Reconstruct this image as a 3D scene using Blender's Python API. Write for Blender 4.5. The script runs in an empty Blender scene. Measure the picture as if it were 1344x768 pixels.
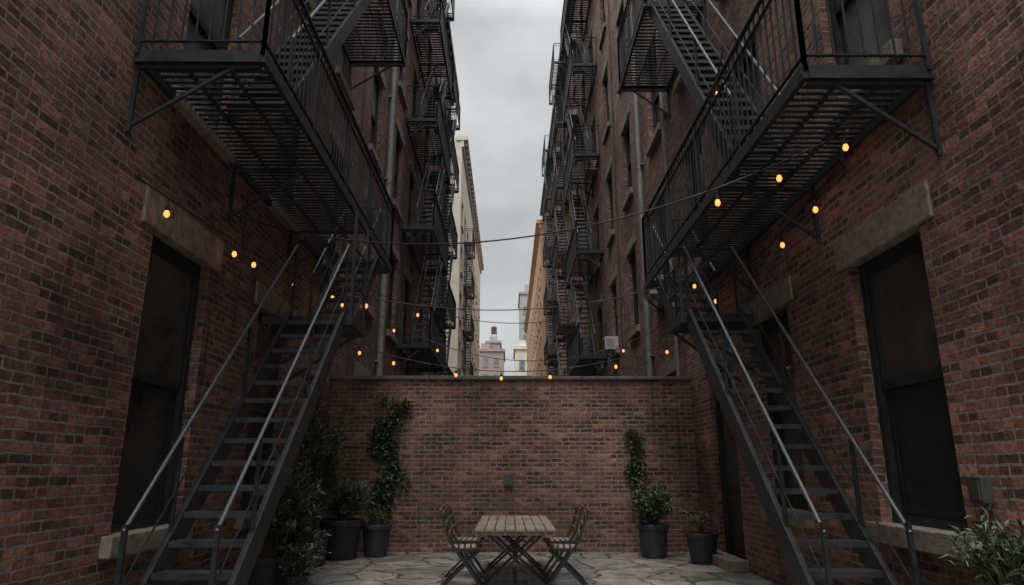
import bpy, math, random
from mathutils import Vector, Matrix
random.seed(7)
scn = bpy.context.scene
R = math.radians

# ------------------------------------------------------------ materials
def newmat(name):
    m = bpy.data.materials.new(name); m.use_nodes = True
    nt = m.node_tree; b = nt.nodes["Principled BSDF"]
    return m, nt, b
def N(nt, t, **kw):
    n = nt.nodes.new(t)
    for k, v in kw.items(): setattr(n, k, v)
    return n
def ramp(nt, stops):
    r = N(nt, "ShaderNodeValToRGB")
    el = r.color_ramp.elements
    while len(el) < len(stops): el.new(0.5)
    for e, (p, c) in zip(el, stops):
        e.position = p; e.color = (c[0], c[1], c[2], 1) if not isinstance(c, (int, float)) else (c, c, c, 1)
    return r
def mixc(nt, mode, fac, a, b):
    m = N(nt, "ShaderNodeMix", data_type='RGBA', blend_type=mode)
    for sock, v in ((m.inputs[0], fac), (m.inputs[6], a), (m.inputs[7], b)):
        if isinstance(v, (int, float)): sock.default_value = v
        elif isinstance(v, tuple): sock.default_value = (*v, 1)
        else: nt.links.new(v, sock)
    return m.outputs[2]
def noise(nt, vec, scale, detail=3, rough=.55):
    n = N(nt, "ShaderNodeTexNoise"); n.inputs["Scale"].default_value = scale
    n.inputs["Detail"].default_value = min(detail, 4); n.inputs["Roughness"].default_value = rough
    nt.links.new(vec, n.inputs["Vector"]); return n.outputs["Fac"]

def brick_mat(name, c1, c2, mortar, c3, bw=.215, rh=.075, eff=.5, dark=.36):
    m, nt, b = newmat(name); L = nt.links.new
    uv = N(nt, "ShaderNodeUVMap"); uv.uv_map = "UVMap"
    geo = N(nt, "ShaderNodeNewGeometry")
    nz = N(nt, "ShaderNodeTexNoise"); nz.inputs["Scale"].default_value = 6; nz.inputs["Detail"].default_value = 3; nz.inputs["Roughness"].default_value = .65
    L(uv.outputs[0], nz.inputs["Vector"])
    sub = N(nt, "ShaderNodeVectorMath", operation='SUBTRACT'); L(nz.outputs["Color"], sub.inputs[0]); sub.inputs[1].default_value = (.5, .5, .5)
    sc = N(nt, "ShaderNodeVectorMath", operation='SCALE'); L(sub.outputs[0], sc.inputs[0]); sc.inputs["Scale"].default_value = .036
    ad = N(nt, "ShaderNodeVectorMath", operation='ADD'); L(uv.outputs[0], ad.inputs[0]); L(sc.outputs[0], ad.inputs[1])
    t = N(nt, "ShaderNodeTexBrick"); L(ad.outputs[0], t.inputs["Vector"])
    t.inputs["Color1"].default_value = (*c1, 1); t.inputs["Color2"].default_value = (*c2, 1); t.inputs["Mortar"].default_value = (*mortar, 1)
    t.inputs["Scale"].default_value = 1; t.inputs["Mortar Size"].default_value = .011
    t.inputs["Mortar Smooth"].default_value = .3; t.inputs["Bias"].default_value = -.1
    t.inputs["Brick Width"].default_value = bw; t.inputs["Row Height"].default_value = rh
    t1 = t
    sep = N(nt, "ShaderNodeSeparateXYZ"); L(ad.outputs[0], sep.inputs[0])
    row = N(nt, "ShaderNodeMath", operation='DIVIDE'); L(sep.outputs[1], row.inputs[0]); row.inputs[1].default_value = rh
    rf = N(nt, "ShaderNodeMath", operation='FLOOR'); L(row.outputs[0], rf.inputs[0])
    par = N(nt, "ShaderNodeMath", operation='MODULO'); L(rf.outputs[0], par.inputs[0]); par.inputs[1].default_value = 2
    pab = N(nt, "ShaderNodeMath", operation='ABSOLUTE'); L(par.outputs[0], pab.inputs[0])
    off = N(nt, "ShaderNodeMath", operation='MULTIPLY'); L(pab.outputs[0], off.inputs[0]); off.inputs[1].default_value = .5
    col = N(nt, "ShaderNodeMath", operation='DIVIDE'); L(sep.outputs[0], col.inputs[0]); col.inputs[1].default_value = bw
    cs = N(nt, "ShaderNodeMath", operation='SUBTRACT'); L(col.outputs[0], cs.inputs[0]); L(off.outputs[0], cs.inputs[1])
    cf = N(nt, "ShaderNodeMath", operation='FLOOR'); L(cs.outputs[0], cf.inputs[0])
    cmb = N(nt, "ShaderNodeCombineXYZ"); L(cf.outputs[0], cmb.inputs[0]); L(rf.outputs[0], cmb.inputs[1])
    wn = N(nt, "ShaderNodeTexWhiteNoise", noise_dimensions='3D'); L(cmb.outputs[0], wn.inputs["Vector"])
    r3 = ramp(nt, [(0, dark), (.22, .6), (.4, .9), (.8, 1.1), (1, 1.8)]); L(wn.outputs["Value"], r3.inputs[0])
    inv = N(nt, "ShaderNodeMath", operation='SUBTRACT'); inv.inputs[0].default_value = 1; L(t1.outputs["Fac"], inv.inputs[1])
    colr = mixc(nt, 'MULTIPLY', inv.outputs[0], t1.outputs["Color"], r3.outputs[0])
    n1 = noise(nt, geo.outputs["Position"], .7, 4, .7); g1 = ramp(nt, [(.3, (.45, .45, .47)), (.5, .95), (.72, 1.4)]); L(n1, g1.inputs[0])
    colr = mixc(nt, 'MULTIPLY', 1.0, colr, g1.outputs[0])
    n2 = noise(nt, geo.outputs["Position"], 28, 3, .7); g2 = ramp(nt, [(.3, .5), (.6, 1.2)]); L(n2, g2.inputs[0])
    colr = mixc(nt, 'MULTIPLY', .85, colr, g2.outputs[0])
    mp = N(nt, "ShaderNodeMapping"); L(geo.outputs["Position"], mp.inputs[0]); mp.inputs["Scale"].default_value = (2.6, 2.6, .22)
    n3 = noise(nt, mp.outputs[0], 1.3, 4, .7); g3 = ramp(nt, [(.56, 0), (.78, eff)]); L(n3, g3.inputs[0])
    colr = mixc(nt, 'MIX', g3.outputs[0], colr, c3)
    g4 = ramp(nt, [(.30, .5), (.42, 1)]); L(n3, g4.inputs[0])
    colr = mixc(nt, 'MULTIPLY', 1.0, colr, g4.outputs[0])
    L(colr, b.inputs["Base Color"])
    rr = ramp(nt, [(0, .55), (1, .95)]); L(n2, rr.inputs[0]); L(rr.outputs[0], b.inputs["Roughness"])
    h = N(nt, "ShaderNodeMath", operation='MULTIPLY'); L(t1.outputs["Fac"], h.inputs[0]); h.inputs[1].default_value = -1.0
    h2 = N(nt, "ShaderNodeMath", operation='MULTIPLY_ADD'); L(n2, h2.inputs[0]); h2.inputs[1].default_value = .7; L(h.outputs[0], h2.inputs[2])
    h3 = N(nt, "ShaderNodeMath", operation='MULTIPLY_ADD'); L(wn.outputs["Value"], h3.inputs[0]); h3.inputs[1].default_value = .5; L(h2.outputs[0], h3.inputs[2])
    bp = N(nt, "ShaderNodeBump"); bp.inputs["Strength"].default_value = 1; bp.inputs["Distance"].default_value = .016
    L(h3.outputs[0], bp.inputs["Height"]); L(bp.outputs[0], b.inputs["Normal"])
    return m

def simple(name, col, rough=.7, metal=0, var=.35, scale=6, bump=.2, bd=.004, col2=None, c2r=(.5, .7)):
    m, nt, b = newmat(name); L = nt.links.new
    geo = N(nt, "ShaderNodeNewGeometry")
    n1 = noise(nt, geo.outputs["Position"], scale, 3, .65)
    g = ramp(nt, [(.25, 1 - var), (.75, 1 + var)]); L(n1, g.inputs[0])
    c = mixc(nt, 'MULTIPLY', 1.0, col, g.outputs[0])
    if col2:
        g2 = ramp(nt, [(c2r[0], 0), (c2r[1], 1)]); n4 = noise(nt, geo.outputs["Position"], scale * 2.3, 4, .7); L(n4, g2.inputs[0])
        c = mixc(nt, 'MIX', g2.outputs[0], c, col2)
    L(c, b.inputs["Base Color"]); b.inputs["Metallic"].default_value = metal
    rr = ramp(nt, [(.3, max(rough - .15, .02)), (.7, min(rough + .15, 1))]); L(n1, rr.inputs[0]); L(rr.outputs[0], b.inputs["Roughness"])
    if bump > .25:
        n2 = noise(nt, geo.outputs["Position"], scale * 7, 3, .6)
        bp = N(nt, "ShaderNodeBump"); bp.inputs["Strength"].default_value = bump; bp.inputs["Distance"].default_value = bd
        L(n2, bp.inputs["Height"]); L(bp.outputs[0], b.inputs["Normal"])
    return m

MBL = brick_mat("brick_side", (.28, .122, .090), (.16, .080, .066), (.27, .24, .21), (.28, .24, .215))
MBB = brick_mat("brick_court", (.24, .108, .074), (.155, .075, .056), (.29, .25, .205), (.25, .205, .175), eff=.4)
MBF = brick_mat("brick_far", (.31, .135, .098), (.19, .09, .07), (.28, .245, .21), (.31, .25, .22))
MIRON = simple("black_iron", (.024, .029, .032), .52, 0, .4, 9, .2, .003, (.065, .042, .03), (.62, .8))
MRAIL = simple("grey_handrail", (.10, .11, .115), .5, .3, .3, 9, .2, .002)
MTREAD = simple("worn_iron_tread", (.042, .048, .05), .5, .1, .5, 7, .2, .002, (.075, .06, .05), (.55, .75))
MSTONE = simple("lintel_stone", (.29, .25, .20), .85, 0, .4, 5, .5, .006, (.13, .115, .095), (.48, .7))
MFRAME = simple("window_frame_paint", (.024, .03, .03), .5, 0, .3, 10, .2, .003)
MPANEL = simple("window_dark_panel", (.018, .028, .028), .3, 0, .3, 4, .15, .003)
MBLIND = simple("window_blind", (.26, .27, .26), .4, 0, .3, 3, .1, .003)
MCOP = simple("coping_stone", (.13, .125, .12), .85, 0, .4, 4, .5, .006)
MPIPE = simple("painted_pipe", (.28, .275, .27), .5, .2, .25, 3, .2, .003, (.14, .1, .08), (.58, .75))
MBOX = simple("weathered_box", (.09, .095, .09), .5, .3, .25, 9, .2, .003)
MPOT = simple("dark_pot", (.03, .037, .046), .5, 0, .3, 7, .2, .003)
MSOIL = simple("soil", (.04, .028, .02), .95, 0, .5, 30, .8, .01)
MSTEM = simple("stem", (.09, .065, .04), .85, 0, .3, 30, .2, .003)
MBEIGE = simple("beige_render", (.60, .55, .47), .85, 0, .15, .6, .2, .004, (.45, .41, .35), (.5, .75))
MTAN = simple("tan_brick", (.52, .33, .20), .85, 0, .15, .6, .2, .004, (.40, .26, .17), (.5, .75))
MPINK = simple("pink_render", (.33, .25, .225), .85, 0, .1, .2)
MWHITE = simple("white_paint", (.55, .55, .53), .5, 0, .12, 3, .1, .002, (.34, .32, .28), (.55, .75))
MGREYB = simple("grey_concrete", (.33, .325, .31), .85, 0, .15, .3)
MCORN = simple("cornice_metal", (.06, .065, .065), .55, .2, .3, 2)
MCABLE = simple("cable_rubber", (.015, .015, .015), .6)
MREDW = simple("reddish_wood", (.22, .10, .075), .6, 0, .3, 20)
MLEAFL = simple("dry_leaf", (.16, .10, .05), .8, 0, .4, 9)
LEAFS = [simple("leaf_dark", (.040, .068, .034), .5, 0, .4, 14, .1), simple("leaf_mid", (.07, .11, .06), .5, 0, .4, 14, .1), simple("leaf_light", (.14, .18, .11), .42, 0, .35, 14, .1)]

def glass_mat(name, col, rough):
    m, nt, b = newmat(name); L = nt.links.new
    geo = N(nt, "ShaderNodeNewGeometry")
    n1 = noise(nt, geo.outputs["Position"], 1.7, 3, .5)
    g = ramp(nt, [(.3, .6), (.7, 1.5)]); L(n1, g.inputs[0])
    L(mixc(nt, 'MULTIPLY', 1.0, col, g.outputs[0]), b.inputs["Base Color"])
    n2 = noise(nt, geo.outputs["Position"], 9, 3, .6); rr = ramp(nt, [(.35, rough), (.8, rough + .18)]); L(n2, rr.inputs[0]); L(rr.outputs[0], b.inputs["Roughness"])
    bp = N(nt, "ShaderNodeBump"); bp.inputs["Strength"].default_value = .12; bp.inputs["Distance"].default_value = .02
    L(n1, bp.inputs["Height"]); L(bp.outputs[0], b.inputs["Normal"])
    return m
MGLASS = glass_mat("window_glass", (.03, .035, .036), .04)
MCURTSKY = glass_mat("curtain_sky_glass", (.15, .17, .17), .06)  # sky reflection painted as grey pane colour; also curtained and distant panes
MWALLREFL = glass_mat("wall_reflection_glass", (.062, .055, .047), .05)  # brown of the opposite wall's reflection painted into the pane colour

m, nt, b = newmat("bulb_glow"); MBULB = m
b.inputs["Base Color"].default_value = (.5, .25, .1, 1); b.inputs["Emission Color"].default_value = (1, .30, .07, 1); b.inputs["Emission Strength"].default_value = 2.3
m.cycles.emission_sampling = 'NONE'

m, nt, b = newmat("weathered_wood"); MWOOD = m; L = nt.links.new
geo = N(nt, "ShaderNodeNewGeometry"); mp = N(nt, "ShaderNodeMapping"); L(geo.outputs["Position"], mp.inputs[0]); mp.inputs["Scale"].default_value = (30, 2.0, 30)
n1 = noise(nt, mp.outputs[0], 1.5, 4, .65); g = ramp(nt, [(.25, (.16, .12, .085)), (.55, (.30, .24, .18)), (.8, (.42, .36, .28))]); L(n1, g.inputs[0])
n2 = noise(nt, geo.outputs["Position"], 3, 3); g2 = ramp(nt, [(.3, .7), (.7, 1.15)]); L(n2, g2.inputs[0])
L(mixc(nt, 'MULTIPLY', 1.0, g.outputs[0], g2.outputs[0]), b.inputs["Base Color"]); b.inputs["Roughness"].default_value = .65
bp = N(nt, "ShaderNodeBump"); bp.inputs["Strength"].default_value = .4; bp.inputs["Distance"].default_value = .003; L(n1, bp.inputs["Height"]); L(bp.outputs[0], b.inputs["Normal"])

m, nt, b = newmat("flagstone"); MFLAG = m; L = nt.links.new
geo = N(nt, "ShaderNodeNewGeometry")
nzz = N(nt, "ShaderNodeTexNoise"); nzz.inputs["Scale"].default_value = 2.2; nzz.inputs["Detail"].default_value = 4; nzz.inputs["Roughness"].default_value = .65; L(geo.outputs["Position"], nzz.inputs["Vector"])
sc = N(nt, "ShaderNodeVectorMath", operation='SCALE'); L(nzz.outputs["Color"], sc.inputs[0]); sc.inputs["Scale"].default_value = .4
ad = N(nt, "ShaderNodeVectorMath", operation='ADD'); L(geo.outputs["Position"], ad.inputs[0]); L(sc.outputs[0], ad.inputs[1])
v1 = N(nt, "ShaderNodeTexVoronoi", feature='DISTANCE_TO_EDGE', voronoi_dimensions='2D'); v1.inputs["Scale"].default_value = 1.55; L(ad.outputs[0], v1.inputs["Vector"])
v2 = N(nt, "ShaderNodeTexVoronoi", feature='F1', voronoi_dimensions='2D'); v2.inputs["Scale"].default_value = 1.55; L(ad.outputs[0], v2.inputs["Vector"])
bw = N(nt, "ShaderNodeRGBToBW"); L(v2.outputs["Color"], bw.inputs[0])
cr = ramp(nt, [(.15, (.18, .165, .145)), (.4, (.32, .295, .26)), (.6, (.33, .28, .23)), (.85, (.23, .225, .215))]); L(bw.outputs[0], cr.inputs[0])
n1 = noise(nt, geo.outputs["Position"], 2.6, 4, .7); g1 = ramp(nt, [(.32, .5), (.68, 1.35)]); L(n1, g1.inputs[0])
c = mixc(nt, 'MULTIPLY', 1.0, cr.outputs[0], g1.outputs[0])
n3 = noise(nt, geo.outputs["Position"], 30, 4, .75); g3 = ramp(nt, [(.32, .6), (.68, 1.3)]); L(n3, g3.inputs[0]); c = mixc(nt, 'MULTIPLY', 1.0, c, g3.outputs[0])
er = ramp(nt, [(.012, 0), (.05, 1)]); L(v1.outputs["Distance"], er.inputs[0])
c = mixc(nt, 'MIX', er.outputs[0], (.045, .042, .032), c); L(c, b.inputs["Base Color"])
rr = ramp(nt, [(.35, .35), (.6, .8)]); L(n1, rr.inputs[0]); L(rr.outputs[0], b.inputs["Roughness"])
er2 = ramp(nt, [(0, 0), (.06, 1)]); L(v1.outputs["Distance"], er2.inputs[0])
hh = N(nt, "ShaderNodeMath", operation='MULTIPLY_ADD'); L(n3, hh.inputs[0]); hh.inputs[1].default_value = .5; L(er2.outputs[0], hh.inputs[2])
bp = N(nt, "ShaderNodeBump"); bp.inputs["Strength"].default_value = .9; bp.inputs["Distance"].default_value = .018; L(hh.outputs[0], bp.inputs["Height"]); L(bp.outputs[0], b.inputs["Normal"])
MGROUND = simple("asphalt_ground", (.055, .055, .055), .9, 0, .3, 1.5, .4, .01)

# ------------------------------------------------------------ mesh builder
class M:
    def __init__(s): s.v = []; s.f = []; s.m = []
    def quad(s, pts, mi=0):
        n = len(s.v); s.v += [tuple(p) for p in pts]; s.f.append(tuple(range(n, n + len(pts)))); s.m.append(mi)
    def hexa(s, p, mi=0):
        n = len(s.v); s.v += [tuple(q) for q in p]
        for f in ((0, 3, 2, 1), (4, 5, 6, 7), (0, 1, 5, 4), (1, 2, 6, 5), (2, 3, 7, 6), (3, 0, 4, 7)):
            s.f.append(tuple(n + i for i in f)); s.m.append(mi)
    def box(s, x0, y0, z0, x1, y1, z1, mi=0):
        x0, x1 = min(x0, x1), max(x0, x1); y0, y1 = min(y0, y1), max(y0, y1); z0, z1 = min(z0, z1), max(z0, z1)
        s.hexa([(x0, y0, z0), (x1, y0, z0), (x1, y1, z0), (x0, y1, z0), (x0, y0, z1), (x1, y0, z1), (x1, y1, z1), (x0, y1, z1)], mi)
    def beam(s, p, q, w, h, mi=0, up=(0, 0, 1)):
        p = Vector(p); q = Vector(q); d = (q - p).normalized(); up = Vector(up)
        if abs(d.dot(up)) > .98: up = Vector((0, 1, 0))
        a = d.cross(up).normalized(); c = a.cross(d).normalized(); a *= w / 2; c *= h / 2
        s.hexa([p - a - c, p + a - c, q + a - c, q - a - c, p - a + c, p + a + c, q + a + c, q - a + c], mi)
    def tube(s, p, q, r, mi=0, n=8, r2=None):
        p = Vector(p); q = Vector(q); d = (q - p).normalized(); r2 = r if r2 is None else r2
        up = Vector((0, 0, 1)) if abs(d.z) < .95 else Vector((0, 1, 0))
        a = d.cross(up).normalized(); c = a.cross(d)
        b0 = len(s.v)
        for P, rr in ((p, r), (q, r2)):
            for i in range(n):
                t = 2 * math.pi * i / n; s.v.append(tuple(P + (a * math.cos(t) + c * math.sin(t)) * rr))
        for i in range(n):
            j = (i + 1) % n; s.f.append((b0 + i, b0 + j, b0 + n + j, b0 + n + i)); s.m.append(mi)
        s.f.append(tuple(b0 + i for i in reversed(range(n)))); s.m.append(mi)
        s.f.append(tuple(b0 + n + i for i in range(n))); s.m.append(mi)
    def lathe(s, c, prof, mi=0, n=20, caps=True):
        b0 = len(s.v); k = len(prof)
        for (r, z) in prof:
            for i in range(n):
                t = 2 * math.pi * i / n; s.v.append((c[0] + r * math.cos(t), c[1] + r * math.sin(t), c[2] + z))
        for j in range(k - 1):
            for i in range(n):
                i2 = (i + 1) % n; s.f.append((b0 + j * n + i, b0 + j * n + i2, b0 + (j + 1) * n + i2, b0 + (j + 1) * n + i)); s.m.append(mi)
        if caps:
            s.f.append(tuple(b0 + i for i in reversed(range(n)))); s.m.append(mi)
            s.f.append(tuple(b0 + (k - 1) * n + i for i in range(n))); s.m.append(mi)
    def obj(s, name, mats, parent=None, smooth=False):
        me = bpy.data.meshes.new(name); me.from_pydata(s.v, [], s.f)
        for mm in mats: me.materials.append(mm)
        me.polygons.foreach_set("material_index", s.m)
        uv = me.uv_layers.new(name="UVMap"); me.update()
        data = [0.0] * (2 * len(me.loops)); vs = s.v
        for p in me.polygons:
            n = p.normal; ax, ay, az = abs(n.x), abs(n.y), abs(n.z)
            for li in p.loop_indices:
                v = vs[me.loops[li].vertex_index]
                if ax >= ay and ax >= az: a, c = v[1], v[2]
                elif ay >= az: a, c = v[0], v[2]
                else: a, c = v[0], v[1]
                data[2 * li] = a; data[2 * li + 1] = c
        uv.data.foreach_set("uv", data)
        if smooth: me.polygons.foreach_set("use_smooth", [True] * len(me.polygons))
        o = bpy.data.objects.new(name, me); scn.collection.objects.link(o)
        if parent: o.parent = parent
        return o
def empty(name):
    e = bpy.data.objects.new(name, None); scn.collection.objects.link(e); e.empty_display_size = .2; return e

H = 1.4; XL = -3.26; XR = 3.35; YB = 12.35

# ------------------------------------------------------------ ground
g = M(); g.quad([(-400, -400, -.008), (400, -400, -.008), (400, 600, -.008), (-400, 600, -.008)]); g.obj("ground", [MGROUND])
g = M(); g.quad([(XL, -8, 0), (XR, -8, 0), (XR, YB, 0), (XL, YB, 0)]); g.obj("stone_patio", [MFLAG])

# ------------------------------------------------------------ buildings
def window(m, s, X, y0, y1, z0, z1, kind='w'):
    rnd = random.random()
    d = lambda a: X + s * a
    fw = .075
    m.box(d(.10), y0, z0, d(.19), y0 + fw, z1, 0); m.box(d(.10), y1 - fw, z0, d(.19), y1, z1, 0)
    m.box(d(.105), y0 + fw, z1 - fw, d(.185), y1 - fw, z1, 0); m.box(d(.105), y0 + fw, z0, d(.185), y1 - fw, z0 + fw, 0)
    zm = z0 + (z1 - z0) * .5
    a, b_ = y0 + fw, y1 - fw; sw = .055
    m.box(d(.12), a, zm, d(.155), a + sw, z1 - fw, 0); m.box(d(.12), b_ - sw, zm, d(.155), b_, z1 - fw, 0)
    m.box(d(.122), a + sw, z1 - fw - sw, d(.153), b_ - sw, z1 - fw, 0); m.box(d(.118), a + sw, zm - .02, d(.153), b_ - sw, zm + sw, 0)
    m.box(d(.157), a, z0 + fw, d(.18), a + sw, zm, 0); m.box(d(.157), b_ - sw, z0 + fw, d(.18), b_, zm, 0)
    m.box(d(.159), a + sw, z0 + fw, d(.178), b_ - sw, z0 + fw + .08, 0)
    up = 1; lo = 1
    if kind == 'w' and rnd < .25: up = 3
    if kind == 'w' and rnd < .1: lo = 4
    if kind == 'near': up = 5; lo = 2
    if kind == 'skygrey': up = 4; lo = 4  # both sashes carry the sky's reflection as painted grey
    m.box(d(.14), a + sw, zm + sw, d(.146), b_ - sw, z1 - fw - sw, up)
    m.box(d(.166), a + sw, z0 + fw + .08, d(.172), b_ - sw, zm - .02, lo)
    m.box(d(.21), y0 - .05, z0 - .05, d(.24), y1 + .05, z1 + .05, 2)

def building(name, s, X, ya, yb, zt, ops, mat, depth=14, stone=MSTONE, cornice=True, cornmat=None):
    e = empty(name)
    w = M()
    ys = sorted({ya, yb, *[o[0] for o in ops], *[o[1] for o in ops]}); zs = sorted({-.005, zt, *[o[2] for o in ops], *[o[3] for o in ops]})
    def Q(y0, y1, z0, z1):
        p = [(X, y0, z0), (X, y1, z0), (X, y1, z1), (X, y0, z1)]
        if s > 0: p.reverse()
        w.quad(p)
    for i in range(len(ys) - 1):
        for j in range(len(zs) - 1):
            cy = (ys[i] + ys[i + 1]) / 2; cz = (zs[j] + zs[j + 1]) / 2
            if any(o[0] < cy < o[1] and o[2] < cz < o[3] for o in ops): continue
            Q(ys[i], ys[i + 1], zs[j], zs[j + 1])
    for o in ops:
        y0, y1, z0, z1 = o[:4]; Xi = X + s * .25
        w.quad([(X, y0, z0), (Xi, y0, z0), (Xi, y0, z1), (X, y0, z1)]); w.quad([(X, y1, z0), (X, y1, z1), (Xi, y1, z1), (Xi, y1, z0)])
        w.quad([(X, y0, z1), (Xi, y0, z1), (Xi, y1, z1), (X, y1, z1)]); w.quad([(X, y0, z0), (X, y1, z0), (Xi, y1, z0), (Xi, y0, z0)])
    Xo = X + s * depth
    w.quad([(X, ya, -.005), (Xo, ya, -.005), (Xo, ya, zt), (X, ya, zt)]); w.quad([(X, yb, -.005), (X, yb, zt), (Xo, yb, zt), (Xo, yb, -.005)])
    w.quad([(Xo, ya, -.005), (Xo, yb, -.005), (Xo, yb, zt), (Xo, ya, zt)]); w.quad([(X, ya, zt), (Xo, ya, zt), (Xo, yb, zt), (X, yb, zt)])
    w.obj("walls", [mat], e)
    ww = M(); st = M()
    for o in ops:
        y0, y1, z0, z1 = o[:4]; kind = o[4] if len(o) > 4 else 'w'
        if kind == 'door':
            d = lambda a: X + s * a
            ww.box(d(.08), y0, z0, d(.2), y0 + .08, z1, 0); ww.box(d(.08), y1 - .08, z0, d(.2), y1, z1, 0); ww.box(d(.082), y0 + .08, z1 - .08, d(.198), y1 - .08, z1, 0)
            ww.box(d(.13), y0 + .08, z0 + .02, d(.17), y1 - .08, z1 - .08, 2)
            zmid = z0 + 1.05
            ww.box(d(.118), y0 + .2, zmid, d(.131), y1 - .2, z1 - .7, 1)
            for zz in (z0 + .2, zmid - .08, z1 - .68): ww.box(d(.11), y0 + .1, zz, d(.132), y1 - .1, zz + .1, 0)
            ww.box(d(.21), y0 - .05, z0, d(.24), y1 + .05, z1 + .05, 2)
        else:
            window(ww, s, X, y0, y1, z0, z1, kind)
        lt = o[5] if len(o) > 5 else .3; ext = o[6] if len(o) > 6 else .2
        st.box(X - s * .025, y0 - ext, z1 - .004, X + s * .09, y1 + ext, z1 + lt)
        if kind != 'door': st.box(X - s * .09, y0 - .12, z0 - .16, X + s * .11, y1 + .12, z0 + .012)
        else: st.box(X - s * .28, y0 - .1, -.003, X + s * .12, y1 + .1, z0)
    so = st.obj("lintels_and_sills", [stone], e)
    bv = so.modifiers.new("b", 'BEVEL'); bv.width = .012; bv.segments = 2
    ww.obj("windows", [MFRAME, MGLASS, MPANEL, MBLIND, MCURTSKY, MWALLREFL], e)
    if cornice:
        c = M(); cm = cornmat or MCORN
        c.box(X - s * .14, ya - .05, zt - .75, X + s * .05, yb + .05, zt - .25); c.box(X - s * .42, ya - .1, zt - .25, X + s * .4, yb + .1, zt + .05)
        c.box(X - s * .35, ya - .07, zt + .05, X + s * .3, yb + .07, zt + .14)
        y = ya + .3
        while y < yb: c.box(X - s * .36, y, zt - .5, X - s * .14, y + .14, zt - .252); y += .9
        c.obj("cornice", [cm], e)
    return e

ops = [(5.82, 7.02, .86, 3.53, 'near', .34, .22), (8.55, 9.75, .86, 3.45, 'near'), (10.75, 11.85, .15, 2.9, 'door')]
cols = [5.9, 8.6, 11.2, 14.3, 17.6, 20.3, 23.6, 26.2, 28.9, 31.6]
for y in cols:
    for k in range(1, 6):
        ops.append((y, y + 1.12, 1.25 + 3.72 * k, 3.55 + 3.72 * k, 'skygrey' if (k == 1 and y < 10) else 'w'))
    if y > 12.5: ops.append((y, y + 1.12, .9, 3.3))
ops = [o for o in ops if o[3] < 21]
bl = building("brick_building", -1, XL, -5, 34, 22, ops, MBL)
ops = [(5.15, 6.33, .92, 3.33, 'near', .31, .2), (7.85, 9.0, .92, 3.33, 'near'), (10.1, 11.25, .15, 2.95, 'door')]
cols = [5.1, 7.9, 10.6, 13.4, 16.9, 20.2, 23.6, 26.4, 30, 33.2, 36.4, 39.6, 42.8, 46, 49.2, 52.4, 55.6]
for y in cols:
    for k in range(1, 6):
        ops.append((y, y + 1.12, 1.15 + 3.8 * k, 3.4 + 3.8 * k, 'skygrey' if (k == 1 and y < 10) else 'w'))
    if y > 12.5: ops.append((y, y + 1.12, .9, 3.3))
br = building("brick_building", 1, XR, -5, 60, 25, ops, MBF)

def ops_grid(ya, yb, zt, dy, w, z0, st, h):
    r = []; y = ya + 1
    while y + w < yb - .5:
        z = z0
        while z + h < zt - 1: r.append((y, y + w, z, z + h)); z += st
        y += dy
    return r
e = building("beige_building", -1, -3.3, 42.6, 74, 23.8, ops_grid(42.6, 74, 23.8, 3.1, 1.3, 1.2, 3.3, 1.8), MBEIGE, stone=MBEIGE, cornmat=MBEIGE)
w = M()
z = 1.5
while z < 21:
    for x in (-5.2, -8, -10.8, -13.6): w.box(x - .6, 42.54, z, x + .6, 42.66, z + 1.8, 0); w.box(x - .7, 42.5, z - .15, x + .7, 42.64, z - .01, 1)
    z += 3.3
w.obj("end_windows", [MGLASS, MBEIGE], e)
building("tan_building", 1, 3.0, 60.3, 112, 24.3, ops_grid(60.3, 112, 24.3, 3.3, 1.4, 1.2, 3.4, 1.9), MTAN, stone=MTAN, cornmat=MTAN)

def distant(name, x0, x1, y0, y1, zt, mat, tops, dx=2.4):
    e = empty(name); b_ = M(); b_.box(x0, y0, -.005, x1, y1, zt); b_.box(x0 - .3, y0 - .3, zt, x1 + .3, y1 + .3, zt + .6)
    for t in tops: b_.box(*t)
    b_.obj("walls", [mat], e)
    w = M(); x = x0 + .8
    while x + 1.2 < x1:
        z = 2.
        while z + 2 < zt: w.box(x, y0 - .06, z, x + 1.1, y0 + .1, z + 1.9, 0); w.box(x - .1, y0 - .12, z - .2, x + 1.2, y0 + .08, z - .02, 1); z += 3.6
        x += dx
    w.obj("windows", [MCURTSKY, MSTONE], e)
    return e
distant("pink_apartment_building", -9, -1.2, 150, 165, 27, MPINK, [(-6.4, 152, 27.6, -4.4, 157, 29.2)])
distant("grey_tower_building", -6.0, -2.3, 175, 185, 33.5, MGREYB, [(-5.2, 177, 34.1, -3.2, 183, 35.6)], 1.8)
distant("grey_tower_building", 2.7, 9, 160, 175, 43, MGREYB, [(4, 162, 43.6, 6, 168, 46)], 1.9)
distant("tan_apartment_building", 1.2, 6, 130, 142, 24, MBEIGE, [(2.0, 132, 24.6, 3.4, 136, 26.2)], 1.7)
wt = M(); wt.lathe((-4.1, 180, 37), [(.8, 0), (.75, 1.6)], 0, 16); wt.lathe((-4.1, 180, 38.6), [(.9, 0), (.05, .7)], 0, 16)
for dx in (-1, 1):
    for dy in (-1, 1): wt.tube((-4.1 + dx * .6, 180 + dy * .6, 35.5), (-4.1 + dx * .6, 180 + dy * .6, 37), .08, 0, 6)
wt.obj("rooftop_water_tank", [MSTEM])

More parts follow.
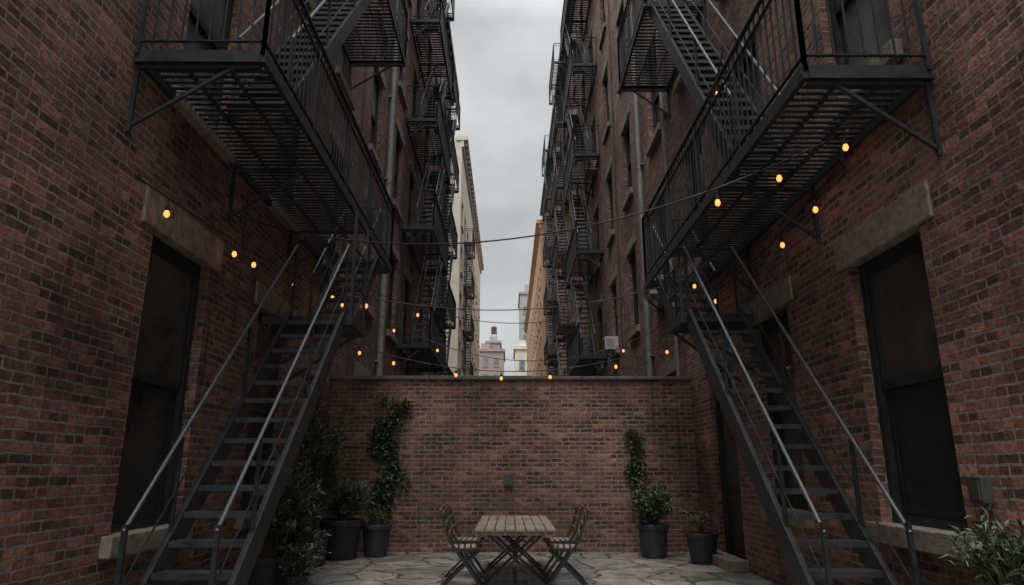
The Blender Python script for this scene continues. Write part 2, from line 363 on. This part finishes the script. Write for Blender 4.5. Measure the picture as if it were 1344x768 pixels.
# ------------------------------------------------------------ back wall
e = empty("brick_garden_wall")
w = M(); w.box(XL + .004, YB, 0, XR - .004, YB + .3, 2.98); w.obj("wall", [MBB], e)
w = M(); x = XL + .01
while x < XR - .05:
    x1 = min(x + random.uniform(.85, 1.15), XR - .01); dz = random.uniform(-.008, .008); w.box(x, YB - .05 + random.uniform(-.006, .006), 2.98, x1 - .01, YB + .35, 3.045 + dz); x = x1
o = w.obj("coping", [MCOP], e); bv = o.modifiers.new("b", 'BEVEL'); bv.width = .01; bv.segments = 2
w = M(); w.box(-.09, YB - .07, 1.10, .07, YB, 1.3); w.box(-.07, YB - .085, 1.12, .05, YB - .07, 1.28)
w.obj("outdoor_socket_box", [MBOX])

# ------------------------------------------------------------ fire escapes
def platform(m, s, Xw, Xo, y0, y1, z, hole=None, slat=.098, rail=1.12, rail_near=True, rail_far=True, baluster=.125, brackets=True, outer=True, frame_h=.12):
    m.beam((Xo, y0, z + frame_h / 2), (Xo, y1, z + frame_h / 2), .045, frame_h)
    m.beam((Xo + s * .03, y0 + .02, z + frame_h / 2 - .002), (Xw, y0 + .02, z + frame_h / 2 - .002), .04, frame_h - .006)
    m.beam((Xo + s * .03, y1 - .02, z + frame_h / 2 - .002), (Xw, y1 - .02, z + frame_h / 2 - .002), .04, frame_h - .006)
    m.beam((Xw - s * .03, y0 + .04, z + frame_h / 2), (Xw - s * .03, y1 - .04, z + frame_h / 2), .04, frame_h - .02)
    zs = z + frame_h - .03
    for fx in (.33, .67):
        xx = Xo + (Xw - Xo) * fx; m.beam((xx, y0 + .04, zs - .03), (xx, y1 - .04, zs - .03), .012, .05)
    y = y0 + .07
    while y < y1 - .06:
        wv = slat * .46; dz = random.uniform(-.003, .003)
        if hole and hole[0] < y < hole[1]:
            if abs(Xw - hole[3]) > .06: m.box(hole[3], y, zs, Xw - s * .05, y + wv, zs + .012)
        else: m.box(Xo + s * .02, y, zs + dz, Xw - s * .05, y + wv, zs + .012 + dz)
        y += slat
    if brackets:
        n = max(2, int((y1 - y0) / 2.1) + 1)
        for i in range(n):
            yy = y0 + .06 + (y1 - y0 - .12) * i / (n - 1)
            m.beam((Xw - s * .03, yy, z - .58), (Xo + s * .2, yy, z + .02), .03, .03)
            m.beam((Xw - s * .02, yy, z - .64), (Xw - s * .02, yy, z), .035, .03)
            m.beam((Xw - s * .04, yy, z - .02), (Xo + s * .03, yy, z - .02), .04, .03)
    zt = z + frame_h; t = zt + rail
    segs = []
    if outer: segs.append(((Xo, y0), (Xo, y1)))
    if rail_near: segs.append(((Xo, y0), (Xw - s * .03, y0)))
    if rail_far: segs.append(((Xo, y1), (Xw - s * .03, y1)))
    for (a, b_) in segs:
        A = Vector((a[0], a[1], 0)); B = Vector((b_[0], b_[1], 0)); ln = (B - A).length
        m.beam((*a, t), (*b_, t), .045, .02); m.beam((*a, zt + .08), (*b_, zt + .08), .03, .012); m.beam((*a, t - .16), (*b_, t - .16), .03, .01)
        k = max(1, round(ln / baluster))
        for i in range(k + 1):
            P = A.lerp(B, i / k); ww = .032 if (i % 12 == 0 or i == k) else .014
            m.beam((P.x, P.y, zt - .05 if ww > .02 else zt + .06), (P.x, P.y, t), ww, ww)

def stair(m, xa, xb, ya, za, yb, zb, rise=.205, sh=.2, rails=True, rail_h=.9, posts=(0, .35, .7, 1), wide=.045):
    for x in (xa, xb): m.beam((x, ya, za), (x, yb, zb), wide, sh)
    n = max(2, int(abs(zb - za) / rise))
    for i in range(1, n + 1):
        f = i / n - .5 / n; y = ya + (yb - ya) * f; z = za + (zb - za) * f + .02
        td = min(.21, abs(yb - ya) / n + .02)
        m.box(min(xa, xb) + wide / 2, y - td / 2, z, max(xa, xb) - wide / 2, y + td / 2, z + .022, 2)
        m.box(min(xa, xb) + wide / 2, y - td / 2 - .006, z - .025, max(xa, xb) - wide / 2, y - td / 2, z + .024, 2)
    if rails:
        for x in (xa, xb):
            m.tube((x, ya, za + rail_h), (x, yb, zb + rail_h + .08), .018, 1, 8)
            m.tube((x, ya, za + rail_h * .52), (x, yb, zb + rail_h * .52), .009, 0, 6)
            for f in posts:
                y = ya + (yb - ya) * f; z = za + (zb - za) * f
                m.beam((x, y, z), (x, y, z + rail_h), .03, .03, 0)
IR = [MIRON, MRAIL, MTREAD]
# ---- near left
m = M()
zl = 4.81
platform(m, -1, XL, -2.14, 5.12, 11.6, zl, hole=(9.75, 11.3, -2.2, -2.92))
stair(m, -2.82, -2.14, 5.2, 0.02, 8.5, 3.27, posts=(.22, .6, 1), rail_h=.93, sh=.23, wide=.05)
for x in (-2.82, -2.14): m.beam((x, 5.22, 0), (x, 5.22, 1.0), .035, .035)
platform(m, -1, -3.2, -2.06, 8.5, 9.4, 3.2, rail_near=False, rail_far=False, brackets=False, outer=False)
m.beam((-3.2, 8.55, 2.5), (-2.2, 8.55, 3.2), .035, .035); m.beam((-3.2, 9.35, 2.5), (-2.2, 9.35, 3.2), .035, .035)
m.beam((-2.08, 8.6, 3.3), (-2.08, 8.6, zl), .035, .035); m.beam((-2.08, 9.35, 3.3), (-2.08, 9.35, zl), .035, .035)
for zz in (3.8, 4.3): m.tube((-2.08, 8.6, zz), (-2.08, 9.35, zz), .014, 0, 6)
stair(m, -2.86, -2.25, 9.4, 3.3, 11.0, 4.87, posts=(0, .5, 1), rail_h=.85)
stair(m, -2.86, -2.3, 6.2, zl + .1, 9.8, 9.4, posts=(0, .33, .66, 1))
platform(m, -1, XL, -2.14, 9.7, 12.1, 9.35)
m.obj("fire_escape", IR)

# ---- near right
m = M()
zr = 4.38
platform(m, 1, XR, 2.34, 4.67, 11.04, zr, hole=(9.6, 10.9, 2.4, 3.12))
stair(m, 3.08, 2.42, 5.42, 0.02, 8.8, 3.38, posts=(.22, .6, 1), rail_h=.9, sh=.23, wide=.05)
for x in (3.08, 2.42): m.beam((x, 5.44, 0), (x, 5.44, 1.0), .035, .035)
platform(m, 1, 3.3, 2.34, 8.8, 9.6, 3.3, rail_near=False, rail_far=False, brackets=False, outer=False)
m.beam((3.3, 8.85, 2.6), (2.4, 8.85, 3.3), .035, .035); m.beam((3.3, 9.55, 2.6), (2.4, 9.55, 3.3), .035, .035)
m.beam((2.36, 8.9, 3.4), (2.36, 8.9, zr), .035, .035); m.beam((2.36, 9.55, 3.4), (2.36, 9.55, zr), .035, .035)
for zz in (3.8, 4.15): m.tube((2.36, 8.9, zz), (2.36, 9.55, zz), .014, 0, 6)
stair(m, 3.08, 2.46, 9.6, 3.4, 10.75, 4.45, posts=(0, .5, 1), rail_h=.85)
stair(m, 3.0, 2.45, 6.6, zr + .1, 10.0, 9.15, posts=(0, .33, .66, 1))
platform(m, 1, XR, 2.34, 9.9, 12.6, 9.1)
m.obj("fire_escape", IR)

def stack(s, Xw, y0, y1, zs, w=1.0):
    m = M(); Xo = Xw - s * w
    for i, z in enumerate(zs):
        hole = (y1 - 1.5, y1 - .5, Xo + s * .1, Xw - s * .35) if i > 0 else None
        platform(m, s, Xw, Xo, y0, y1, z, hole=hole, slat=.14, baluster=.17)
        if i < len(zs) - 1:
            stair(m, Xo + s * .12, Xo + s * .62 if w > .7 else Xw - s * .08, y0 + .7, z + .1, y1 - .9, zs[i + 1] + .1, rise=.23, posts=(0, .5, 1), wide=.05)
    z = zs[0]
    for xx in (Xo + s * .1, Xo + s * .5): m.beam((xx, y0 + 1, z), (xx, y0 + 1, z - 2.6), .035, .035)
    zz = z - 2.5
    while zz < z: m.beam((Xo + s * .1, y0 + 1, zz), (Xo + s * .5, y0 + 1, zz), .025, .025); zz += .3
    m.obj("fire_escape", IR)
lv = [4.75 + 3.6 * k for k in range(5)]
stack(-1, XL, 19, 23.8, lv, .98); stack(-1, XL, 28, 32.4, [z - .3 for z in lv], .62)
stack(-1, -3.3, 47, 50.5, [4.2 + 3.3 * k for k in range(5)], .6)
lv = [5 + 3.75 * k for k in range(6)]
stack(1, XR, 22.5, 27.3, lv, .95); stack(1, XR, 33, 37.5, [z - .4 for z in lv], .85); stack(1, XR, 44.5, 49, lv, .75)

# ------------------------------------------------------------ pipes, AC, boxes
def downpipe(x, y, zt, s, r=.065):
    m = M(); m.tube((x, y, 0), (x, y, zt), r, 0, 12)
    z = 1.5
    while z < zt: m.box(x, y - .12, z + .01, x + s * .11, y + .12, z + .04); m.tube((x, y, z - .1), (x, y, z - .02), r * 1.12, 0, 12); z += 2.4
    m.obj("drain_pipe", [MPIPE])
downpipe(XL + .1, 16.3, 21.3, -1, .085); downpipe(XR - .1, 15.4, 24.3, 1, .075); downpipe(XR - .08, 12.9, 24, 1, .04)
def ac(s, X, y, z):
    m = M(); x0 = X - s * .38; x1 = X + s * .1
    m.box(x0, y, z, x1, y + .62, z + .4, 0)
    for i in range(9): m.box(x0 - s * .012, y + .04, z + .05 + i * .035, x0 + s * .01, y + .58, z + .066 + i * .035, 1)
    for i in range(6): m.box(x0 + s * .05 + s * i * .04, y - .01, z + .08, x0 + s * .065 + s * i * .04, y + .02, z + .32, 1)
    m.beam((X - s * .33, y + .1, z - .02), (X, y + .1, z - .3), .03, .03, 1); m.beam((X - s * .33, y + .52, z - .02), (X, y + .52, z - .3), .03, .03, 1)
    m.obj("air_conditioner", [MWHITE, MIRON])
for (y, k) in ((13.65, 1), (20.45, 1), (26.6, 2), (23.85, 3)): ac(1, XR, y, 1.15 + 3.8 * k + .02)
m = M(); m.box(XR - .08, 4.82, 1.17, XR, 4.96, 1.34); m.box(XR - .092, 4.835, 1.19, XR - .08, 4.945, 1.32); m.tube((XR - .04, 4.89, 0), (XR - .04, 4.89, 1.17), .011)
m.obj("electrical_box", [MBOX])
m = M()
m.tube((XL + .025, 13.4, 0), (XL + .025, 13.4, 20), .015); m.tube((XL + .02, 17.2, 0), (XL + .02, 17.2, 20), .012)
m.obj("cable_conduit", [MBOX])
m = M(); m.tube((XR - .025, 19.4, 0), (XR - .025, 19.4, 24), .018)
m.obj("cable_conduit", [MBOX])

# ------------------------------------------------------------ string lights
def string(p, q, sag, ts, hang=.07, n=36):
    m = M(); p = Vector(p); q = Vector(q)
    f = lambda t: p.lerp(q, t) + Vector((0, 0, -4 * sag * t * (1 - t)))
    pr = f(0)
    for i in range(1, n + 1): c = f(i / n); m.tube(pr, c, .008, 0, 6); pr = c
    for P in (p, q): m.tube(P, P + Vector((0, 0, .05)), .015, 0, 6)
    for t in ts:
        c = f(t); m.tube(c, c - Vector((0, 0, hang)), .005, 0, 5)
        b_ = c - Vector((0, 0, hang)); m.lathe(b_ - Vector((0, 0, .05)), [(.018, 0), (.021, .01), (.019, .05), (.006, .06)], 0, 10)
        m.lathe(b_ - Vector((0, 0, .115)), [(.004, 0), (.016, .006), (.026, .024), (.026, .04), (.016, .066)], 1, 10)
    m.obj("string_lights", [MCABLE, MBULB])
string((-3.1, 5.2, 3.75), (-3.05, 12.3, 4.5), .1, (.07, .28, .36, .57, .8, .95))
string((-3.24, 7.4, 4.28), (3.33, 5.7, 4.55), .72, (.8, .885, .975))
string((-3.24, 10.0, 4.25), (3.33, 10.0, 4.45), .6, (.08, .16, .93))
string((-3.1, 12.1, 3.7), (3.2, 12.1, 3.7), .6, (.06, .16, .34, .47, .61, .8, .95), hang=.05)
string((-3.2, 14.6, 4.9), (3.3, 14.6, 4.4), .95, (.1, .25, .88))
string((-3.2, 11.2, 4.75), (3.3, 18, 6.1), .9, (.22,))
string((3.2, 5.9, 4.25), (3.2, 12.3, 4.3), .25, (.1, .24, .65))
string((2.3, 6.3, 5.75), (3.3, 12.5, 6.4), .2, (.1,))

# ------------------------------------------------------------ plants
def leaf(m, P, d, L_, w, mi):
    d = d.normalized(); up = Vector((0, 0, 1)); a = d.cross(up)
    if a.length < .05: a = Vector((1, 0, 0))
    a.normalize(); a = (a + Vector((random.uniform(-.6, .6), random.uniform(-.6, .6), random.uniform(-.6, .6)))).normalized(); nrm = a.cross(d).normalized()
    mid = P + d * L_ * .5 + nrm * L_ * .06; tip = P + d * L_ - nrm * L_ * .1
    n = len(m.v); m.v += [tuple(P), tuple(mid + a * w / 2 + nrm * w * .15), tuple(tip), tuple(mid - a * w / 2 + nrm * w * .15), tuple(mid)]
    m.f += [(n, n + 1, n + 4), (n + 1, n + 2, n + 4), (n + 2, n + 3, n + 4), (n + 3, n, n + 4)]; m.m += [mi] * 4
def shrub(m, st, base, center, rad, nst, per, L_, w, light=.3):
    base = Vector(base); center = Vector(center)
    for i in range(nst):
        while True:
            v = Vector((random.uniform(-1, 1), random.uniform(-1, 1), random.uniform(-1, 1)))
            if .25 < v.length < 1: break
        tip = center + Vector((v.x * rad[0], v.y * rad[1], v.z * rad[2])) * random.uniform(.95, 1.0)
        b0 = base + Vector((random.uniform(-.06, .06), random.uniform(-.06, .06), 0))
        mid = b0.lerp(tip, .5) + Vector((0, 0, .12))
        pts = [b0, b0.lerp(mid, .5), mid, mid.lerp(tip, .5), tip]
        for j in range(4): st.tube(pts[j], pts[j + 1], .007 - .0013 * j, 0, 5)
        for k in range(per):
            t = random.uniform(.45, 1.05); P = (b0.lerp(mid, t * 2) if t < .5 else mid.lerp(tip, (t - .5) * 2))
            dr = (tip - b0).normalized() * .5 + Vector((random.uniform(-1, 1), random.uniform(-1, 1), random.uniform(-.5, .8)))
            P = P + Vector((random.gauss(0, .03), random.gauss(0, .03), random.gauss(0, .03)))
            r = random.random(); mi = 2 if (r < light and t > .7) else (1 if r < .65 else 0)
            leaf(m, P, dr, L_ * random.uniform(.6, 1.2), w * random.uniform(.7, 1.2), mi)
def pot(c, r, h, e, square=None):
    m = M()
    if square:
        sx, sy = square
        m.box(c[0] - sx, c[1] - sy, 0, c[0] + sx, c[1] + sy, h - .06); m.box(c[0] - sx - .02, c[1] - sy - .02, h - .06, c[0] + sx + .02, c[1] + sy + .02, h)
        m.box(c[0] - sx + .04, c[1] - sy + .04, h, c[0] + sx - .04, c[1] + sy - .04, h + .006, 1)
        m.obj("pot", [MPOT, MSOIL], e)
    else:
        m.lathe((c[0], c[1], 0), [(r * .74, 0), (r * .78, .02), (r * .95, h * .84), (r * 1.04, h * .85), (r * 1.05, h * .98), (r * 1.02, h), (r * .93, h), (r * .9, h * .93)], 0, 28, caps=False)
        m.lathe((c[0], c[1], 0), [(r * .9, h * .9), (r * .88, h * .935)], 1, 28)
        m.obj("pot", [MPOT, MSOIL], e, smooth=False)
def plant(name, x, y, r, h, center, rad, nst, per, L_, w, light=.3, square=None, haspot=True):
    e = empty(name)
    if haspot: pot((x, y), r, h, e, square)
    m = M(); st = M(); shrub(m, st, (x, y, h * .9 if haspot else 0), center, rad, nst, per, L_, w, light)
    m.obj("leaves", LEAFS, e); st.obj("stems", [MSTEM], e); return e
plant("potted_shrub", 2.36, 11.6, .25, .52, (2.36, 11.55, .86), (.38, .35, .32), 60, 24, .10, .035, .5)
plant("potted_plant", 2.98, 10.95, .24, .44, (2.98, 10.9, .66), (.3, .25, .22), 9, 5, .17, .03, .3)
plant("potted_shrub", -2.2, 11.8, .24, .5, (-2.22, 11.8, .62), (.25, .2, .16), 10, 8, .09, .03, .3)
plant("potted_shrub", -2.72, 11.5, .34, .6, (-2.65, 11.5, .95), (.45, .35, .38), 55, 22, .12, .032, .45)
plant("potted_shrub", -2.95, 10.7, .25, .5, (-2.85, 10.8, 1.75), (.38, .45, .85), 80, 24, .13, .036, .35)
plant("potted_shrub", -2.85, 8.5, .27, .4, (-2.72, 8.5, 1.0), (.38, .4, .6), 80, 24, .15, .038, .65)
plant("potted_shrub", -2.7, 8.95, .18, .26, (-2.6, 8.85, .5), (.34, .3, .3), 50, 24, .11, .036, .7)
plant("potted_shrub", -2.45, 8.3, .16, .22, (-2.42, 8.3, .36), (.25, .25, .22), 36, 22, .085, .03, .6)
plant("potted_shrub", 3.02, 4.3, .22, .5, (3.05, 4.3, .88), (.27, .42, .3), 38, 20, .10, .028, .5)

def vine(pts, width, n, L_=.075):
    m = M(); st = M(); P = [Vector(p) for p in pts]
    for i in range(len(P) - 1): st.tube(P[i], P[i + 1], .009, 0, 6)
    tot = len(P) - 1
    clumps = []
    for i in range(int(n / 45)):
        t = random.random() * tot; k = int(t); c = P[k].lerp(P[k + 1], t - k)
        cc_ = c + Vector((random.gauss(0, width), 0, random.gauss(0, .05))); clumps.append((cc_, random.uniform(.03, .085)))
        st.tube(c, cc_ - Vector((0, .01, 0)), .004, 0, 4)
    for i in range(n):
        c, rr = random.choice(clumps)
        p = c + Vector((random.gauss(0, rr), 0, random.gauss(0, rr * 1.2))); p.y = min(12.33, c.y) - abs(random.gauss(0, .035)) - .005
        r = random.random()
        leaf(m, p, Vector((random.uniform(-1, 1), random.uniform(-.8, -.05), random.uniform(-1, .3))), L_ * random.uniform(.6, 1.3), L_ * .75, 0 if r < .6 else (1 if r < .95 else 2))
    e = empty("climbing_vine"); m.obj("leaves", LEAFS, e); st.obj("stems", [MSTEM], e)
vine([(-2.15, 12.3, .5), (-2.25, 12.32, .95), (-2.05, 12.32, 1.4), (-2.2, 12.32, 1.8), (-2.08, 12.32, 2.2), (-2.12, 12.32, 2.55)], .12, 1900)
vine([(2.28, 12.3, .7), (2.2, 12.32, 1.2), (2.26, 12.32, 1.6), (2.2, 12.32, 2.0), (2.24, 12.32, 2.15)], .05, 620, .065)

m = M()
for i in range(170):
    x = random.uniform(-3.1, 3.2); y = random.uniform(7.5, 12.2) if random.random() < .4 else YB - abs(random.gauss(.1, .2))
    leaf(m, Vector((x, min(y, 12.28), .01)), Vector((random.uniform(-1, 1), random.uniform(-1, 1), .15)), .055, .03, 0)
m.obj("fallen_leaves", [MLEAFL])

# ------------------------------------------------------------ table and chairs
e = empty("wooden_folding_table")
tx0, tx1, ty0, ty1, tz = -.41, .57, 8.4, 10.9, .70
m = M(); nb = 8; bwid = (tx1 - tx0) / nb
for i in range(nb):
    for (a, b_) in ((ty0, 9.28), (9.285, 10.1), (10.105, ty1)):
        m.box(tx0 + i * bwid + .006, a + .005, tz - .028, tx0 + (i + 1) * bwid - .006, b_ - .005, tz + random.uniform(-.003, .003))
o = m.obj("top_planks", [MWOOD], e); bv = o.modifiers.new("b", 'BEVEL'); bv.width = .004; bv.segments = 2
m = M()
for x in (tx0 + .03, tx1 - .03): m.beam((x, ty0 + .02, tz - .05), (x, ty1 - .02, tz - .05), .03, .04)
for y in (ty0 + .05, 9.28, 10.1, ty1 - .05): m.beam((tx0 + .05, y, tz - .051), (tx1 - .05, y, tz - .051), .03, .036)
m.obj("apron", [MWOOD], e)
m = M(); cx = (tx0 + tx1) / 2
for y in (8.65, 9.2, 10.15, 10.65):
    m.beam((cx - .38, y, 0), (cx + .34, y, tz - .07), .03, .03, 0, (0, 1, 0)); m.beam((cx + .38, y + .04, 0), (cx - .34, y + .04, tz - .07), .03, .03, 0, (0, 1, 0))
for xx in (-.38, .38):
    m.tube((cx + xx, 8.6, .02), (cx + xx, 9.3, .02), .014); m.tube((cx + xx, 10.1, .02), (cx + xx, 10.7, .02), .014)
for xx in (-.34, .34): m.tube((cx + xx * .98, 8.6, tz - .08), (cx + xx * .98, 10.7, tz - .08), .014)
m.tube((cx, 8.65, .34), (cx, 10.65, .34), .012)
m.obj("cross_legs", [MIRON], e)

def chair(x, y, s, rot=0):
    e = empty("folding_bistro_chair"); m = M(); w = .2
    for yy in (-w, w):
        m.beam((.24, yy, 0), (-.17, yy, .55), .03, .03, 0, (0, 1, 0)); m.beam((-.17, yy, .55), (-.29, yy, .90), .03, .03, 0, (0, 1, 0))
        yi = yy * .88
        m.beam((-.27, yi, 0), (.2, yi, .44), .028, .028, 0, (0, 1, 0)); m.beam((-.2, yi, .44), (.2, yi, .445), .02, .024, 0)
    for p in ((.21, .035), (-.1, .455), (-.24, .03)): m.tube((p[0], -w, p[1]), (p[0], w, p[1]), .009)
    m.obj("metal_frame", [MIRON], e)
    m2 = M()
    for i in range(6): xx = -.2 + i * .075; m2.box(xx, -w + .02, .455, xx + .055, w - .02, .475)
    o = m2.obj("seat_slats", [MWOOD], e); bv = o.modifiers.new("b", 'BEVEL'); bv.width = .004
    m3 = M()
    for z in (.62, .74, .86):
        xx = -.17 - (z - .55) * .343; m3.box(xx + .01, -w - .005, z - .03, xx + .028, w + .005, z + .032)
    for yy in (-w, w): m3.lathe((-.292, yy, .89), [(.012, 0), (.02, .012), (.018, .03), (.006, .04)], 0, 8)
    o = m3.obj("back_slats", [MREDW], e); bv = o.modifiers.new("b", 'BEVEL'); bv.width = .004
    e.location = (x, y, 0); e.rotation_euler = (0, 0, (0 if s > 0 else math.pi) + R(rot))
chair(-.56, 8.85, 1, 3); chair(-.58, 9.75, 1, -4); chair(.70, 8.85, -1, -4); chair(.70, 9.7, -1, 3)

# ------------------------------------------------------------ world, sun, camera
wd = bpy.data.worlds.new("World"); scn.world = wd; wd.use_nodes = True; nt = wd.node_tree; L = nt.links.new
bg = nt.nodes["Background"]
sky = N(nt, "ShaderNodeTexSky", sky_type='NISHITA'); sky.sun_disc = False; sky.sun_elevation = R(62); sky.sun_rotation = R(186)
sk = N(nt, "ShaderNodeVectorMath", operation='SCALE'); L(sky.outputs[0], sk.inputs[0]); sk.inputs["Scale"].default_value = .08
tc = N(nt, "ShaderNodeTexCoord"); sp = N(nt, "ShaderNodeSeparateXYZ"); L(tc.outputs["Generated"], sp.inputs[0])
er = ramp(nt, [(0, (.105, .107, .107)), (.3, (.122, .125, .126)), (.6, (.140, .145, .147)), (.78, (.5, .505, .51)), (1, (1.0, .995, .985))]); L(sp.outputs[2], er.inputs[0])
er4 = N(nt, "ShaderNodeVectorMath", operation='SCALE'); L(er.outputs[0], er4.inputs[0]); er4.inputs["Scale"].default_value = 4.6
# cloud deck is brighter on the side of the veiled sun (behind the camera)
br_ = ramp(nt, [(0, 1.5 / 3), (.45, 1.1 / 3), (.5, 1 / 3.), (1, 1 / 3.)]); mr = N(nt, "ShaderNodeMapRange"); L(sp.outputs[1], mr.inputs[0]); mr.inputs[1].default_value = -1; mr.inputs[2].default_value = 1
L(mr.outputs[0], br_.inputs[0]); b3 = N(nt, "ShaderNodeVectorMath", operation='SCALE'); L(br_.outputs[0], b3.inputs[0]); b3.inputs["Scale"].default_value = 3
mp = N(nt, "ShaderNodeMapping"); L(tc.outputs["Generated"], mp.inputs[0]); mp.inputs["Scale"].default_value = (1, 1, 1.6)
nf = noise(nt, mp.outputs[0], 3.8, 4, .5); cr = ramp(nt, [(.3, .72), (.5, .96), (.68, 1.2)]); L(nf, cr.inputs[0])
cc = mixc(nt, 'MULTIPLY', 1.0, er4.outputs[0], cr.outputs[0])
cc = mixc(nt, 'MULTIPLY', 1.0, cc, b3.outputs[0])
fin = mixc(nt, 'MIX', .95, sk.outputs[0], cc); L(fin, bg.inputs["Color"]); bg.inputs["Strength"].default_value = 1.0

sl = bpy.data.lights.new("sun", 'SUN'); sl.energy = 1.4; sl.angle = R(22); sl.color = (1, .96, .91)
so = bpy.data.objects.new("sun", sl); scn.collection.objects.link(so); so.rotation_euler = (R(28), 0, R(-6))

cd = bpy.data.cameras.new("camera"); cam = bpy.data.objects.new("camera", cd); scn.collection.objects.link(cam); scn.camera = cam
cd.sensor_width = 36; cd.lens = 880 / 1344 * 36; cd.clip_end = 2000; cd.clip_start = .05
cam.location = (0, 0, H); cam.rotation_euler = (R(90 + 14.71), 0, R(-.26))
scn.view_settings.view_transform = 'Standard'; scn.view_settings.look = 'None'; scn.view_settings.exposure = 0; scn.view_settings.gamma = 1
